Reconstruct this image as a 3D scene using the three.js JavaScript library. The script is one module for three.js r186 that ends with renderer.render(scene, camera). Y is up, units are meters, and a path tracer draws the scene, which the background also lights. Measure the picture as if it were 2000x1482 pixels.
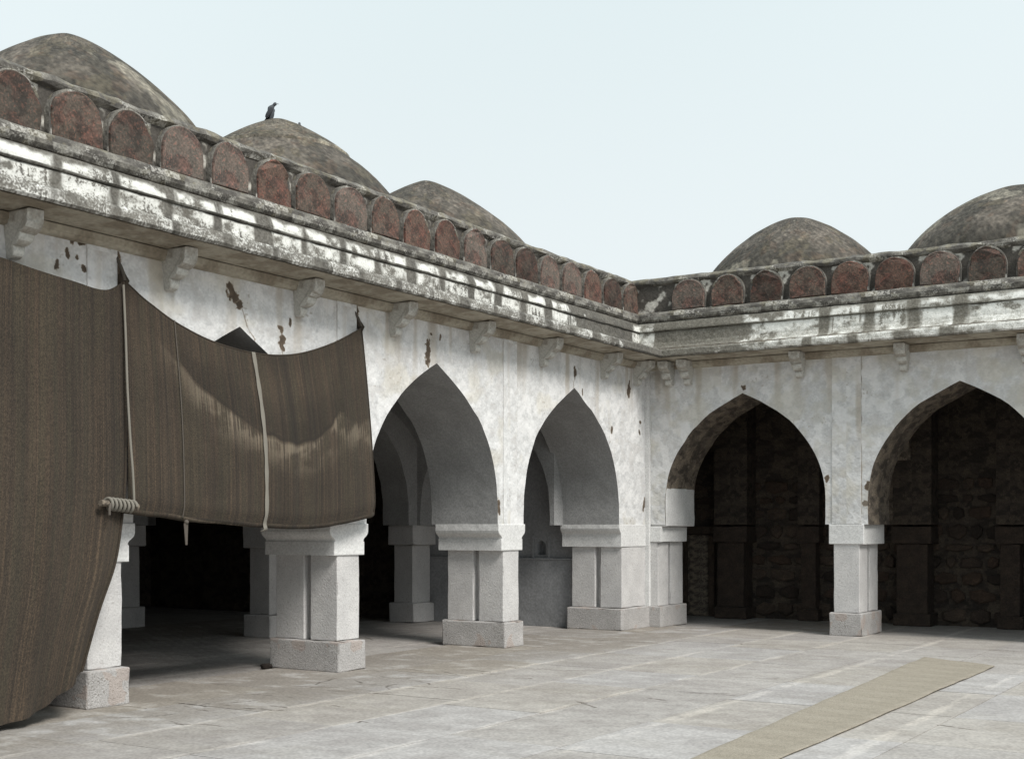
import * as THREE from 'three';
import { mergeGeometries, mergeVertices } from 'three/addons/utils/BufferGeometryUtils.js';
import { ConvexGeometry } from 'three/addons/geometries/ConvexGeometry.js';

// ------------------------------------------------------------------ camera, sky, sun, exposure
const scene = new THREE.Scene();
const camera = new THREE.PerspectiveCamera(2 * Math.atan(741 / 2510) * 180 / Math.PI, 2000 / 1482, 0.1, 900);
camera.position.set(9.2, 1.6, 18.5);
camera.rotation.y = Math.atan2(1595, 2510);                 // looks 32 degrees to the left of the far wing's normal
camera.setViewOffset(2000, 1482, 0, -287, 2000, 1482);      // rising front: verticals stay vertical
scene.add(camera);
const renderer = new THREE.WebGLRenderer({ antialias: true });
renderer.toneMapping = THREE.LinearToneMapping;
renderer.toneMappingExposure = 2.28;
renderer.shadowMap.enabled = true;
{ // overcast sky, pale and slightly blue-green
  const w = 512, h = 256, d = new Float32Array(w * h * 4);
  for (let j = 0; j < h; j++) for (let i = 0; i < w; i++) {
    const el = (j + 0.5) / h * Math.PI - Math.PI / 2, k = Math.max(0, Math.sin(el)), a = i / w * Math.PI * 2;
    const c = 0.009 * (Math.sin(a * 3 + 4 * k) + Math.sin(a * 7 - 9 * k + 1) * 0.6) * Math.min(1, k * 3);
    const t = Math.min(1, k / 0.4), o = (j * w + i) * 4;
    d[o] = 0.383 - 0.034 * t + c; d[o + 1] = 0.402 - 0.008 * t + c; d[o + 2] = 0.409 - 0.003 * t + c; d[o + 3] = 1;
    if (el < 0) { d[o] = 0.14; d[o + 1] = 0.135; d[o + 2] = 0.125; }
  }
  const t = new THREE.DataTexture(d, w, h, THREE.RGBAFormat, THREE.FloatType);
  t.mapping = THREE.EquirectangularReflectionMapping; t.magFilter = THREE.LinearFilter; t.minFilter = THREE.LinearFilter; t.needsUpdate = true;
  scene.background = t; scene.environment = t;
}
const sun = new THREE.DirectionalLight(0xfffbf5, 1.5);
sun.position.set(5 + 24, 27, 6 + 8); sun.target.position.set(5, 0, 6);
sun.castShadow = true; sun.shadow.radius = 36; sun.shadow.mapSize.set(2048, 2048);
Object.assign(sun.shadow.camera, { left: -22, right: 22, top: 22, bottom: -22, near: 1, far: 90 });
scene.add(sun, sun.target);

// ------------------------------------------------------------------ small tools
const V2 = (x, y) => new THREE.Vector2(x, y), V3 = (x, y, z) => new THREE.Vector3(x, y, z);
function rng(seed) { let a = seed >>> 0; return () => { a = (a + 0x6D2B79F5) | 0; let t = Math.imul(a ^ (a >>> 15), 1 | a); t = (t + Math.imul(t ^ (t >>> 7), 61 | t)) ^ t; return ((t ^ (t >>> 14)) >>> 0) / 4294967296; }; }
const LAT = new Float32Array(65536); { const r = rng(77); for (let i = 0; i < 65536; i++) LAT[i] = r(); }
const lat = (x, y) => LAT[((x & 255) + ((y & 255) << 8))];
function vn(x, y, per = 256) {                              // value noise, 0..1, periodic in per cells
  const xi = Math.floor(x), yi = Math.floor(y); let fx = x - xi, fy = y - yi;
  fx = fx * fx * (3 - 2 * fx); fy = fy * fy * (3 - 2 * fy);
  const m = (a) => ((a % per) + per) % per, x0 = m(xi), x1 = m(xi + 1), y0 = m(yi), y1 = m(yi + 1);
  const a = lat(x0, y0), b = lat(x1, y0), c = lat(x0, y1), d = lat(x1, y1);
  return a + (b - a) * fx + (c - a) * fy + (a - b - c + d) * fx * fy;
}
function fbm(x, y, oct = 4, per = 256) { let s = 0, a = 0.5, n = 0; for (let i = 0; i < oct; i++) { s += a * vn(x + i * 17 * (per === 256 ? 1.3 : 0), y, per); n += a; x *= 2; y *= 2; per = Math.min(256, per * 2); a *= 0.5; } return s / n; }
const n3 = (x, y, z) => (vn(x + z * 3.7, y + 11) + vn(y + x * 2.3 + 31, z + 5) + vn(z + y * 1.9 + 67, x + 23)) / 3 - 0.5;
const sst = (a, b, x) => { const t = Math.min(1, Math.max(0, (x - a) / (b - a))); return t * t * (3 - 2 * t); };
const mix3 = (a, b, t) => [a[0] + (b[0] - a[0]) * t, a[1] + (b[1] - a[1]) * t, a[2] + (b[2] - a[2]) * t];
const mul3 = (a, k) => [a[0] * k, a[1] * k, a[2] * k];
function tex(w, h, fn, srgb = true) {                       // fn(u, v) gives 0..255
  const d = new Uint8Array(w * h * 4);
  for (let j = 0; j < h; j++) for (let i = 0; i < w; i++) {
    const c = fn((i + 0.5) / w, (j + 0.5) / h), o = (j * w + i) * 4;
    for (let k = 0; k < 3; k++) d[o + k] = Math.max(0, Math.min(255, c[k])); d[o + 3] = 255;
  }
  const t = new THREE.DataTexture(d, w, h, THREE.RGBAFormat);
  t.wrapS = t.wrapT = THREE.RepeatWrapping; t.magFilter = THREE.LinearFilter; t.minFilter = THREE.LinearMipmapLinearFilter; t.generateMipmaps = true;
  if (srgb) t.colorSpace = THREE.SRGBColorSpace; t.needsUpdate = true; return t;
}
function sized(t, mx, my, ox = 0, oy = 0) { const c = t.clone(); c.repeat.set(1 / mx, 1 / my); c.offset.set(-ox / mx, -oy / my); c.needsUpdate = true; return c; }
const names = {};
function numbered(n) { names[n] = (names[n] ?? -1) + 1; return names[n] ? `${n}_${String(names[n]).padStart(3, '0')}` : n; }
function mesh(name, geo, m, parent) { const o = new THREE.Mesh(geo, m); o.name = parent ? name : numbered(name); o.castShadow = o.receiveShadow = true; (parent || scene).add(o); return o; }
function group(name, parent) { const g = new THREE.Group(); g.name = parent ? name : numbered(name); (parent || scene).add(g); return g; }
function tag(o, label, category, grp) { Object.assign(o.userData, { label, category }); if (grp) o.userData.group = grp; return o; }
function struct(o) { o.userData.kind = 'structure'; return o; }
// facade coordinates: s along the wing, y up, o out into the court. The far wing lies along x, the side wing along z.
function lay(geo, side) {
  if (!side) return geo;
  for (const k of ['position', 'normal']) { const a = geo.attributes[k]; if (!a) continue; for (let i = 0; i < a.count; i++) { const x = a.getX(i), z = a.getZ(i); a.setX(i, z); a.setZ(i, x); } }
  if (geo.index) { const ix = geo.index; for (let i = 0; i < ix.count; i += 3) { const t = ix.getX(i); ix.setX(i, ix.getX(i + 1)); ix.setX(i + 1, t); } }
  else for (const k in geo.attributes) { const a = geo.attributes[k], n = a.itemSize; for (let i = 0; i < a.count; i += 3) for (let c = 0; c < n; c++) { const t = a.array[i * n + c]; a.array[i * n + c] = a.array[(i + 1) * n + c]; a.array[(i + 1) * n + c] = t; } }
  return geo;
}
// a dressed stone: box with rounded arrises and a slightly wandering surface; uv in metres
let stoneSeed = 1;
function stone(w, h, d, r = 0.012, amp = 0.006, cell = 0.12) {
  const seed = stoneSeed++ * 7.31, dims = [w, h, d];
  const lists = dims.map(L => { const n = Math.max(1, Math.min(14, Math.round((L - 2 * r) / cell))), q = [-L / 2, -L / 2 + r * 0.3, -L / 2 + r]; for (let i = 1; i < n; i++) q.push(-L / 2 + r + (L - 2 * r) * i / n); q.push(L / 2 - r, L / 2 - r * 0.3, L / 2); return q; });
  const g = new THREE.BoxGeometry(w, h, d, lists[0].length - 1, lists[1].length - 1, lists[2].length - 1);
  const p = g.attributes.position, nn = g.attributes.normal, uv = g.attributes.uv;
  for (let i = 0; i < p.count; i++) {
    const c = [p.getX(i), p.getY(i), p.getZ(i)], f = [nn.getX(i), nn.getY(i), nn.getZ(i)];
    const q = c.map((v, k) => lists[k][Math.round((v / dims[k] + 0.5) * (lists[k].length - 1))]);
    const inn = q.map((v, k) => Math.max(-dims[k] / 2 + r, Math.min(dims[k] / 2 - r, v)));
    let dr = q.map((v, k) => v - inn[k]); const l = Math.hypot(...dr); dr = l > 1e-6 ? dr.map(v => v / l) : f;
    let a = r + amp * 2 * n3(q[0] * 6 + seed, q[1] * 6, q[2] * 6) + amp * n3(q[0] * 19, q[1] * 19 + seed, q[2] * 19);
    const nb = dr.filter(v => Math.abs(v) > 0.3).length; if (l > 1e-6 && nb > 1) { const ch = Math.max(0, n3(q[0] * 7 + seed * 2, q[1] * 7, q[2] * 7 + seed) - 0.10) * 0.22 * Math.min(1, r / 0.012); a -= Math.min(ch, r * 1.6); }
    p.setXYZ(i, inn[0] + dr[0] * a, inn[1] + dr[1] * a, inn[2] + dr[2] * a); nn.setXYZ(i, ...dr);
    const U = Math.abs(f[0]) > 0.5 ? [q[2], q[1]] : Math.abs(f[1]) > 0.5 ? [q[0], q[2]] : [q[0], q[1]];
    uv.setXY(i, U[0] + seed * 0.37, U[1] + seed * 0.13);
  }
  return g;
}
const at = (g, x, y, z) => g.translate(x, y, z);
function plainBox(x0, x1, y0, y1, z0, z1) { const g = new THREE.BoxGeometry(x1 - x0, y1 - y0, z1 - z0); metric(g); return at(g, (x0 + x1) / 2, (y0 + y1) / 2, (z0 + z1) / 2); }
function metric(g) { const p = g.attributes.position, n = g.attributes.normal, uv = g.attributes.uv; for (let i = 0; i < p.count; i++) { const ax = Math.abs(n.getX(i)), ay = Math.abs(n.getY(i)), az = Math.abs(n.getZ(i)); if (ax >= ay && ax >= az) uv.setXY(i, p.getZ(i), p.getY(i)); else if (ay >= az) uv.setXY(i, p.getX(i), p.getZ(i)); else uv.setXY(i, p.getX(i), p.getY(i)); } return g; }
// profile [[out, y], ...] swept along the wing, mitred at the inner corner; edges wander a little
function sweep(prof, s1, { step = 0.12, amp = 0.006, close = true, uvY = false, seed = 0, ends = true } = {}) {
  const n = prof.length, pos = [], uv = [], idx = []; const len = [0];
  for (let i = 1; i <= n; i++) { const a = prof[i - 1], b = prof[i % n]; len.push(len[i - 1] + Math.hypot(a[0] - b[0], a[1] - b[1])); }
  const m = close ? n : n - 1, N = Math.ceil(s1 / step);
  for (let e = 0; e < m; e++) {
    const b0 = pos.length / 3;
    for (let i = 0; i <= N; i++) for (let k = 0; k < 2; k++) {
      const q = prof[(e + k) % n], s = q[0] + (s1 - q[0]) * i / N;
      const w = i === 0 ? 0 : amp, j = (e + k) % n;
      pos.push(s, q[1] + w * 2 * n3(s * 5 + j * 3 + seed, j * 7.7, seed), q[0] + w * 2 * n3(s * 4 + 50 + j * 5, seed + j, 3.3));
      uv.push(s, uvY ? q[1] : len[e + k]);
    }
    for (let i = 0; i < N; i++) { const a = b0 + i * 2; idx.push(a, a + 1, a + 2, a + 1, a + 3, a + 2); }
  }
  const g = new THREE.BufferGeometry(); g.setAttribute('position', new THREE.Float32BufferAttribute(pos, 3)); g.setAttribute('uv', new THREE.Float32BufferAttribute(uv, 2)); g.setIndex(idx); g.computeVertexNormals(); return g;
}
// a wall standing on springing points, pierced by pointed arches: [[a, b], ...] openings along x
function halfCurve(pts, n = 22) { return new THREE.CatmullRomCurve3(pts.map(p => V3(p[0], p[1], 0)), false, 'centripetal').getPoints(n).map(p => [p.x, p.y]); }
const ARCH_SIDE = halfCurve([[1, 1.62], [0.985, 2.08], [0.9, 2.5], [0.71, 2.92], [0.40, 3.28], [0, 3.60]]);
const ARCH_FAR = halfCurve([[1, 1.63], [0.995, 2.2], [0.92, 2.57], [0.74, 2.95], [0.46, 3.32], [0, 3.64]]);
function archWall(x0, x1, openings, curve, top, z0, z1, rough = 0.008, seed = 0) {
  const y0 = curve[0][1], sh = new THREE.Shape(); sh.moveTo(x0, y0);
  for (const [a, b] of openings) {
    const c = (a + b) / 2, h = (b - a) / 2, w = (i) => rough * 2 * (vn(i * 0.6 + a * 13 + seed, 3) - 0.5);
    sh.lineTo(a, y0);
    for (let i = 1; i < curve.length; i++) sh.lineTo(c - h * curve[i][0] + w(i) * (curve[i][0] > 0.02), curve[i][1] + w(i + 40));
    for (let i = curve.length - 2; i >= 1; i--) sh.lineTo(c + h * curve[i][0] + w(90 - i), curve[i][1] + w(140 - i));
    sh.lineTo(b, y0);
  }
  sh.lineTo(x1, y0); sh.lineTo(x1, top); sh.lineTo(x0, top); sh.closePath();
  const g = new THREE.ExtrudeGeometry(sh, { depth: z1 - z0, bevelEnabled: false, steps: 1 }); g.translate(0, 0, z0);
  const cut = (gr) => { const o = new THREE.BufferGeometry(); for (const k in g.attributes) { const a = g.attributes[k], n = a.itemSize; o.setAttribute(k, new THREE.BufferAttribute(a.array.slice(gr.start * n, (gr.start + gr.count) * n), n)); } return o; };
  const faces = cut(g.groups[0]), sides = cut(g.groups[1]);
  { const p = sides.attributes.position, u = sides.attributes.uv, nn = sides.attributes.normal; for (let i = 0; i < p.count; i++) u.setXY(i, p.getZ(i), Math.abs(nn.getX(i)) > 0.7 ? p.getY(i) : p.getX(i) + p.getY(i)); }
  return { faces, sides: smoothSides(sides) };
}
function smoothSides(g) { g.deleteAttribute('normal'); const m = mergeVertices(g, 1e-4); m.computeVertexNormals(); return creased(m); }
function creased(g) { // keep soft shading only across small angles
  const t = g.toNonIndexed(), p = t.attributes.position, key = (i) => `${p.getX(i).toFixed(4)},${p.getY(i).toFixed(4)},${p.getZ(i).toFixed(4)}`;
  const fn = [], at_ = {}; const a = V3(), b = V3(), c = V3();
  for (let f = 0; f < p.count / 3; f++) { a.fromBufferAttribute(p, f * 3); b.fromBufferAttribute(p, f * 3 + 1); c.fromBufferAttribute(p, f * 3 + 2); const n = b.clone().sub(a).cross(c.clone().sub(a)).normalize(); fn.push(n); for (let k = 0; k < 3; k++) (at_[key(f * 3 + k)] ||= []).push(f); }
  const nn = new Float32Array(p.count * 3);
  for (let f = 0; f < fn.length; f++) for (let k = 0; k < 3; k++) { const s = V3(0, 0, 0); for (const o of at_[key(f * 3 + k)]) if (fn[o].dot(fn[f]) > 0.82) s.add(fn[o]); s.normalize(); nn.set([s.x, s.y, s.z], (f * 3 + k) * 3); }
  t.setAttribute('normal', new THREE.BufferAttribute(nn, 3)); return t;
}
// cloth with thickness from a grid function S(u, v) -> Vector3
function cloth(S, nu, nv, th = 0.008) {
  const pos = [], uv = [], idx = [], W = nu + 1, F = (nu + 1) * (nv + 1);
  const P = []; for (let j = 0; j <= nv; j++) for (let i = 0; i <= nu; i++) P.push(S(i / nu, j / nv));
  const nrm = (i, j) => { const a = P[j * W + Math.min(nu, i + 1)].clone().sub(P[j * W + Math.max(0, i - 1)]), b = P[Math.min(nv, j + 1) * W + i].clone().sub(P[Math.max(0, j - 1) * W + i]); return b.cross(a).normalize(); };
  for (const sg of [1, -1]) for (let j = 0; j <= nv; j++) for (let i = 0; i <= nu; i++) { const q = P[j * W + i].clone().addScaledVector(nrm(i, j), sg * th / 2); pos.push(q.x, q.y, q.z); uv.push(i / nu, 1 - j / nv); }
  for (let j = 0; j < nv; j++) for (let i = 0; i < nu; i++) { const a = j * W + i, b = a + 1, c = a + W, d = c + 1; idx.push(a, b, c, b, d, c, F + a, F + c, F + b, F + b, F + c, F + d); }
  const rim = (a, b) => idx.push(a, F + a, b, b, F + a, F + b);
  for (let i = 0; i < nu; i++) { rim(i, i + 1); rim(nv * W + i + 1, nv * W + i); }
  for (let j = 0; j < nv; j++) { rim((j + 1) * W, j * W); rim(j * W + nu, (j + 1) * W + nu); }
  const g = new THREE.BufferGeometry(); g.setAttribute('position', new THREE.Float32BufferAttribute(pos, 3)); g.setAttribute('uv', new THREE.Float32BufferAttribute(uv, 2)); g.setIndex(idx); g.computeVertexNormals(); return g;
}
const tube = (pts, r, seg = 40, rad = 7) => new THREE.TubeGeometry(new THREE.CatmullRomCurve3(pts), seg, r, rad);

// ------------------------------------------------------------------ where things stand (metres)
const SIDE = { edge: 0.95, c0: 4.05, d: 3.37, n: 5, half: 0.32, end: 18.2, m0: 1.66 - 3 * 0.65, md: 0.65, mn: 28 };
const FAR = { edge: 0.33, c0: 3.25, d: 3.22, n: 3, half: 0.32, end: 11.2, m0: 0.53, md: 0.658, mn: 17 };
const TH = 1.07;

// ------------------------------------------------------------------ materials
const grainB = tex(512, 512, (u, v) => { const a = fbm(u * 32, v * 32, 4, 32) * 160 + vn(u * 128, v * 128, 128) * 60; return [a, a, a]; }, false);
const lumpB = tex(512, 512, (u, v) => { const a = fbm(u * 8, v * 8, 5, 8) * 230; return [a, a, a]; }, false);
function std(map, o = {}) { const { bump, bs = 0.004, bx = 0.6, ...r } = o; const m = new THREE.MeshStandardMaterial({ map, roughness: 0.92, metalness: 0, ...r }); if (bump) { m.bumpMap = sized(bump, bx, bx); m.bumpScale = bs; } return m; }
const blob = (x, y, cx, cy, rx, ry, k = 0.5, f = 9) => { const dx = (x - cx) / rx, dy = (y - cy) / ry; return 1 - Math.hypot(dx, dy) + k * (fbm(x * f + 7, y * f + 3, 3) - 0.5) * 2; };
// limewash with flaked places; x, y in metres on the facade
function limewash(x, y, flakes, cracks, tone) {
  let c = mix3([224, 224, 223], [206, 206, 206], fbm(x * 1.1 + 5, y * 1.1, 4));
  const pat = fbm(x * 6 + 70, y * 6, 4); c = mul3(c, tone * (0.90 + 0.14 * fbm(x * 14, y * 14 + 9, 3) + 0.10 * (vn(x * 60, y * 60) - 0.5)));
  c = mix3(c, [231, 230, 229], 0.5 * sst(0.56, 0.64, pat)); c = mix3(c, [194, 191, 188], 0.4 * sst(0.40, 0.33, pat));          // coats of lime that have come away in sheets
  if (vn(x * 34 + 3, y * 34) * vn(x * 3.1, y * 3.1 + 5) > 0.76) c = mix3(c, [153, 146, 137], 0.5);                      // specks
  const drip = sst(0.55, 0.8, fbm(x * 5.5, y * 0.5 + 30, 3)) * sst(3.2, 4.2, y + 0.5 * fbm(x * 2.5, 8, 2));   // run-off streaks that start under the eave
  c = mix3(c, [153, 139, 120], 0.45 * drip);
  const och = sst(0.60, 0.75, fbm(x * 2.1 + 40, y * 2.4, 4)); c = mix3(c, [190, 182, 162], 0.28 * och);
  for (const f of flakes) { if (Math.abs(x - f[0]) > f[2] * 2.2 || Math.abs(y - f[1]) > f[3] * 2.2) continue; const wx = 0.10 * (fbm(x * 7 + 3, y * 7, 3) - 0.5), wy = 0.10 * (fbm(x * 7, y * 7 + 60, 3) - 0.5), b = blob(x + wx, y + wy, f[0], f[1], f[2], f[3], 0.6, 26); if (b > 0.02) c = mix3(mix3([108, 94, 79], [72, 62, 53], fbm(x * 22, y * 22, 2)), [168, 156, 140], b < 0.14 ? 0.6 : 0); }
  for (const k of cracks) for (let i = 1; i < k.length; i++) {
    const [ax, ay] = k[i - 1], [bx, by] = k[i], t = Math.max(0, Math.min(1, ((x - ax) * (bx - ax) + (y - ay) * (by - ay)) / ((bx - ax) ** 2 + (by - ay) ** 2)));
    const dd = Math.hypot(x - ax - t * (bx - ax) + 0.03 * (vn(y * 12, x * 3) - 0.5), y - ay - t * (by - ay)); if (dd < 0.012) c = mix3(c, [110, 96, 82], 0.75 * (1 - dd / 0.012));
  }
  return c;
}
const flakesSide = [[9.2, 3.92, 0.08, 0.1], [9.12, 3.82, 0.07, 0.06], [11.14, 4.08, 0.03, 0.03], [11.03, 4.08, 0.035, 0.03], [11.09, 3.95, 0.025, 0.03], [11.2, 3.98, 0.025, 0.04], [11.03, 3.87, 0.03, 0.04], [11.28, 3.86, 0.03, 0.05], [10.7, 4.0, 0.09, 0.16], [10.66, 3.84, 0.12, 0.14],
  [7.33, 4.02, 0.06, 0.12], [7.5, 3.92, 0.045, 0.035], [7.29, 3.88, 0.05, 0.1], [5.93, 3.69, 0.06, 0.16], [5.84, 3.94, 0.03, 0.03], [5.66, 3.92, 0.025, 0.07], [8.53, 3.66, 0.03, 0.05], [8.38, 3.73, 0.025, 0.04], [8.5, 3.52, 0.05, 0.08], [2.34, 3.83, 0.035, 0.09], [1.19, 3.08, 0.04, 0.06], [0.24, 3.25, 0.03, 0.04], [0.24, 3.08, 0.03, 0.05], [2.1, 3.57, 0.02, 0.06], [3.96, 3.81, 0.02, 0.02], [0.1, 1.95, 0.05, 0.1], [4.36, 1.86, 0.05, 0.1], [0.62, 3.72, 0.05, 0.14]];
const cracksSide = [[[9.08, 3.78], [9.0, 3.62], [8.9, 3.5], [8.92, 3.38]], [[5.93, 3.55], [5.86, 3.44]], [[8.5, 3.5], [8.47, 3.38]], [[2.34, 3.72], [2.36, 3.6]]];
const sideTex = tex(2048, 512, (u, v) => limewash(u * 16, 1.2 + v * 3.6, flakesSide, cracksSide, 1));
const flakesFar = [[3.56, 1.95, 0.05, 0.05], [2.94, 2.3, 0.03, 0.05], [3.58, 2.2, 0.04, 0.07], [0.7, 1.86, 0.03, 0.03], [1.62, 3.72, 0.05, 0.04]];
const farTex = tex(1024, 512, (u, v) => { const x = u * 11.2, y = 1.2 + v * 3.6; let c = limewash(x + 30, y, flakesFar.map(f => [f[0] + 30, ...f.slice(1)]), [[[33.47, 4.4], [33.46, 3.4], [33.47, 2.2], [33.46, 1.4]].map(p => p)], 0.97); return mix3(c, [184, 180, 168], 0.35 * sst(0.5, 0.7, fbm(x * 5, y * 5, 4))); });
const graniteTex = tex(512, 512, (u, v) => { const s = vn(u * 120, v * 120, 120), s2 = vn(u * 60 + 9, v * 60, 60), b = fbm(u * 6, v * 6, 4, 6); let c = mix3([209, 207, 205], [186, 184, 183], b); c = mul3(c, 0.95 + 0.1 * s); if (s2 > 0.88) c = mix3(c, [141, 135, 131], 0.3); return c; });
const plinthTex = tex(512, 512, (u, v) => { const s = vn(u * 110, v * 110, 110), s2 = vn(u * 96 + 9, v * 96, 96), b = fbm(u * 5, v * 5, 4, 5); let c = mix3([190, 187, 185], [162, 159, 157], b); c = mul3(c, 0.93 + 0.14 * s); if (s2 * (0.6 + 0.6 * fbm(u * 3 + 7, v * 3, 3, 3)) > 0.78) c = mix3(c, [104, 99, 91], 0.5); if (fbm(u * 4 + 2, v * 4, 3, 4) > 0.62) c = mix3(c, [169, 144, 130], 0.3); return c; });
const washTex = tex(512, 512, (u, v) => { const b = fbm(u * 5, v * 5, 5, 5), s = vn(u * 90, v * 90, 90); return mul3(mix3([222, 222, 220], [200, 199, 198], b), 0.93 + 0.12 * s); });
const friezeTex = tex(512, 256, (u, v) => { const b = fbm(u * 16, v * 8, 5, 8), s = vn(u * 180, v * 90, 90); return mul3(mix3([192, 189, 181], [78, 74, 69], sst(0.36, 0.52, b)), 0.9 + 0.2 * s); });
const brTex = tex(256, 256, (u, v) => { const b = fbm(u * 6, v * 6, 5, 6), s = vn(u * 60, v * 60, 60); return mul3(mix3([191, 190, 184], [158, 153, 144], sst(0.4, 0.66, b)), 0.92 + 0.14 * s); });
const greyTex = tex(512, 512, (u, v) => { const b = fbm(u * 6, v * 6, 5, 6), s = vn(u * 100, v * 100, 100); let c = mix3([158, 158, 158], [135, 135, 134], b); return mul3(c, 0.93 + 0.14 * s); });
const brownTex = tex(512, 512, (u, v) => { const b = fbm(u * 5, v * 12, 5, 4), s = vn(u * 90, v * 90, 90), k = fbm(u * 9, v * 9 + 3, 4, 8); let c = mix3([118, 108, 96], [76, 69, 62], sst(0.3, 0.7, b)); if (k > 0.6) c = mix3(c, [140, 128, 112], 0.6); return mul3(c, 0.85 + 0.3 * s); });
const clothGreyTex = tex(128, 128, (u, v) => mul3(mix3([88, 82, 77], [62, 57, 54], fbm(u * 6, v * 6, 4, 6)), 1));
const lichenTex = tex(1024, 512, (u, v) => { // weathered lime mouldings: dark with remains of white and ochre lichen
  const b = fbm(u * 24, v * 12, 5, 8), s = vn(u * 240, v * 120, 120), w = fbm(u * 16 + 3, v * 8, 4, 8), o = fbm(u * 20, v * 10 + 5, 4, 10);
  let c = mix3([128, 125, 118], [80, 77, 73], sst(0.25, 0.72, b)); if (o > 0.62) c = mix3(c, [123, 115, 89], 0.3);
  c = mix3(c, [177, 175, 169], 0.7 * sst(0.60, 0.74, w + 0.2 * (s - 0.5))); return mul3(c, 0.88 + 0.24 * s); });
const redTex = tex(512, 512, (u, v) => { const b = fbm(u * 7, v * 7, 5, 7), s = vn(u * 60, v * 60, 60), k = fbm(u * 5 + 3, v * 5, 4, 5); let c = mix3([112, 88, 80], [74, 66, 61], sst(0.3, 0.7, b)); c = mix3(c, [104, 97, 89], 0.75 * sst(0.40, 0.58, k)); if (s > 0.82) c = mix3(c, [142, 92, 80], 0.45); return mul3(c, 0.85 + 0.3 * s); });
const domeTex = tex(1024, 512, (u, v) => { const x = u * 12, y = v * 2.8, b = fbm(x * 2, y * 2, 5, 24), s = vn(u * 250, v * 60, 250), w = fbm(x * 1.5 + 3, y * 1.5 + 1, 5, 18), o = fbm(x * 3, y * 3 + 7, 4, 36); let c = mix3([108, 102, 95], [74, 71, 65], sst(0.28, 0.7, b)); if (o > 0.62) c = mix3(c, [110, 102, 82], 0.3); c = mix3(c, [112, 88, 74], 0.25 * sst(0.6, 0.75, fbm(x * 5 + 9, y * 5, 3, 60))); c = mix3(c, [166, 162, 149], 0.55 * sst(0.62, 0.70, w)); const gr = fbm(x * 9, y * 9 + 3, 3, 108); c = mul3(c, 0.72 + 0.56 * gr); return mul3(c, 0.82 + 0.36 * s); });
// eave courses: lime white with black water-marks under each gap of the frieze
function eaveTone(s, y, W, dark) {
  const k = (s - W.m0) / W.md - 0.5, near = Math.abs(k - Math.round(k)) * W.md, id = Math.round(k), r = lat(id + 60, dark ? 9 : 31), r2 = lat(id + 7, dark ? 90 : 13);
  const nz = fbm(s * 7 + 3, y * 9 + (dark ? 0 : 50), 4), fine = vn(s * 60, y * 60);
  const st = fbm(s * 22 + 5, y * 2.2 + (dark ? 0 : 9), 3), sp = vn(s * 95, y * 95 + 3), half = dark ? 0.03 + 0.10 * r * r : (r > 0.72 ? 0.10 * r : -0.10);
  let m = sst(0.035, -0.035, near - half - 0.02 - 0.10 * (st - 0.5) - 0.07 * (nz - 0.5));                                                      // run-off from the gaps of the frieze, feathered
  m = Math.max(m, sst(0.56, 0.72, 0.55 * fbm(s * 1.7 + 11, y * 5 + (dark ? 3 : 70), 4) + 0.45 * st + 0.22 * (sp - 0.5) - (dark ? 0.015 : 0.06)));
  m = Math.max(m, sst(0.50, 0.85, sp * 0.5 + nz * 0.5 + 0.3 * sst(4.66, 4.56, y) - 0.06) * (dark ? 0.9 : 0.5));
  const cornerEnd = dark ? 2.6 : 2.3; m = Math.max(m, sst(0.33, 0.62, nz + 0.2 * (sp - 0.5) + 0.75 * sst(cornerEnd, cornerEnd * 0.3, s) - 0.18));
  const topEdge = Math.max(sst(0.07, 0.01, 4.89 - y + 0.10 * (0.55 - nz)), sst(0.022, 0.004, Math.abs(y - 4.742) + 0.03 * (nz - 0.5))); m = Math.max(m, (dark ? 1 : 0.75) * topEdge);
  const white = mix3([232, 232, 228], [208, 208, 202], nz), mould = mix3(dark ? [66, 64, 60] : [96, 93, 84], [112, 108, 100], nz * 0.7 + 0.2 * r2);
  return mul3(mix3(white, mould, Math.min(1, m) * (0.80 + 0.25 * fine)), 0.92 + 0.16 * sp);
}
const eaveSideTex = tex(2048, 128, (u, v) => eaveTone(u * 13, 4.16 + v * 0.78, SIDE, true));
const eaveFarTex = tex(1024, 128, (u, v) => eaveTone(u * 7, 4.16 + v * 0.78, FAR, false));
const rubbleTex = tex(512, 512, (u, v) => { const b = fbm(u * 8, v * 8, 5, 8), s = vn(u * 80, v * 80, 80); return mul3(mix3([108, 96, 86], [66, 60, 55], b), 0.85 + 0.3 * s); });
// court paving
const cracksFloor = []; { const r = rng(5); for (let i = 0; i < 26; i++) { const x = 0.25 + r() * 1.25, z = 6.5 + r() * 4.8; let p = [[x, z]], a = (r() < 0.75 ? 0 : 1.2) + (r() - 0.5) * 0.9; for (let k = 0; k < 2 + r() * 4; k++) { const q = p[p.length - 1]; a += (r() - 0.5) * 0.9; p.push([q[0] + Math.cos(a) * (0.05 + 0.1 * r()), q[1] + Math.sin(a) * (0.05 + 0.12 * r())]); } cracksFloor.push(p); }
  cracksFloor.push([[1.3, 6.22], [2.0, 6.1], [2.4, 5.9], [2.94, 5.73]], [[3.89, 5.69], [4.15, 5.66], [4.42, 5.58]]); for (let i = 0; i < 14; i++) { const x = 1.6 + r() * 6, z = 1.5 + r() * 9; cracksFloor.push([[x, z], [x + (r() - 0.5) * 0.4, z + (r() - 0.5) * 0.2], [x + (r() - 0.5) * 0.7, z + (r() - 0.5) * 0.4]]); } }
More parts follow.
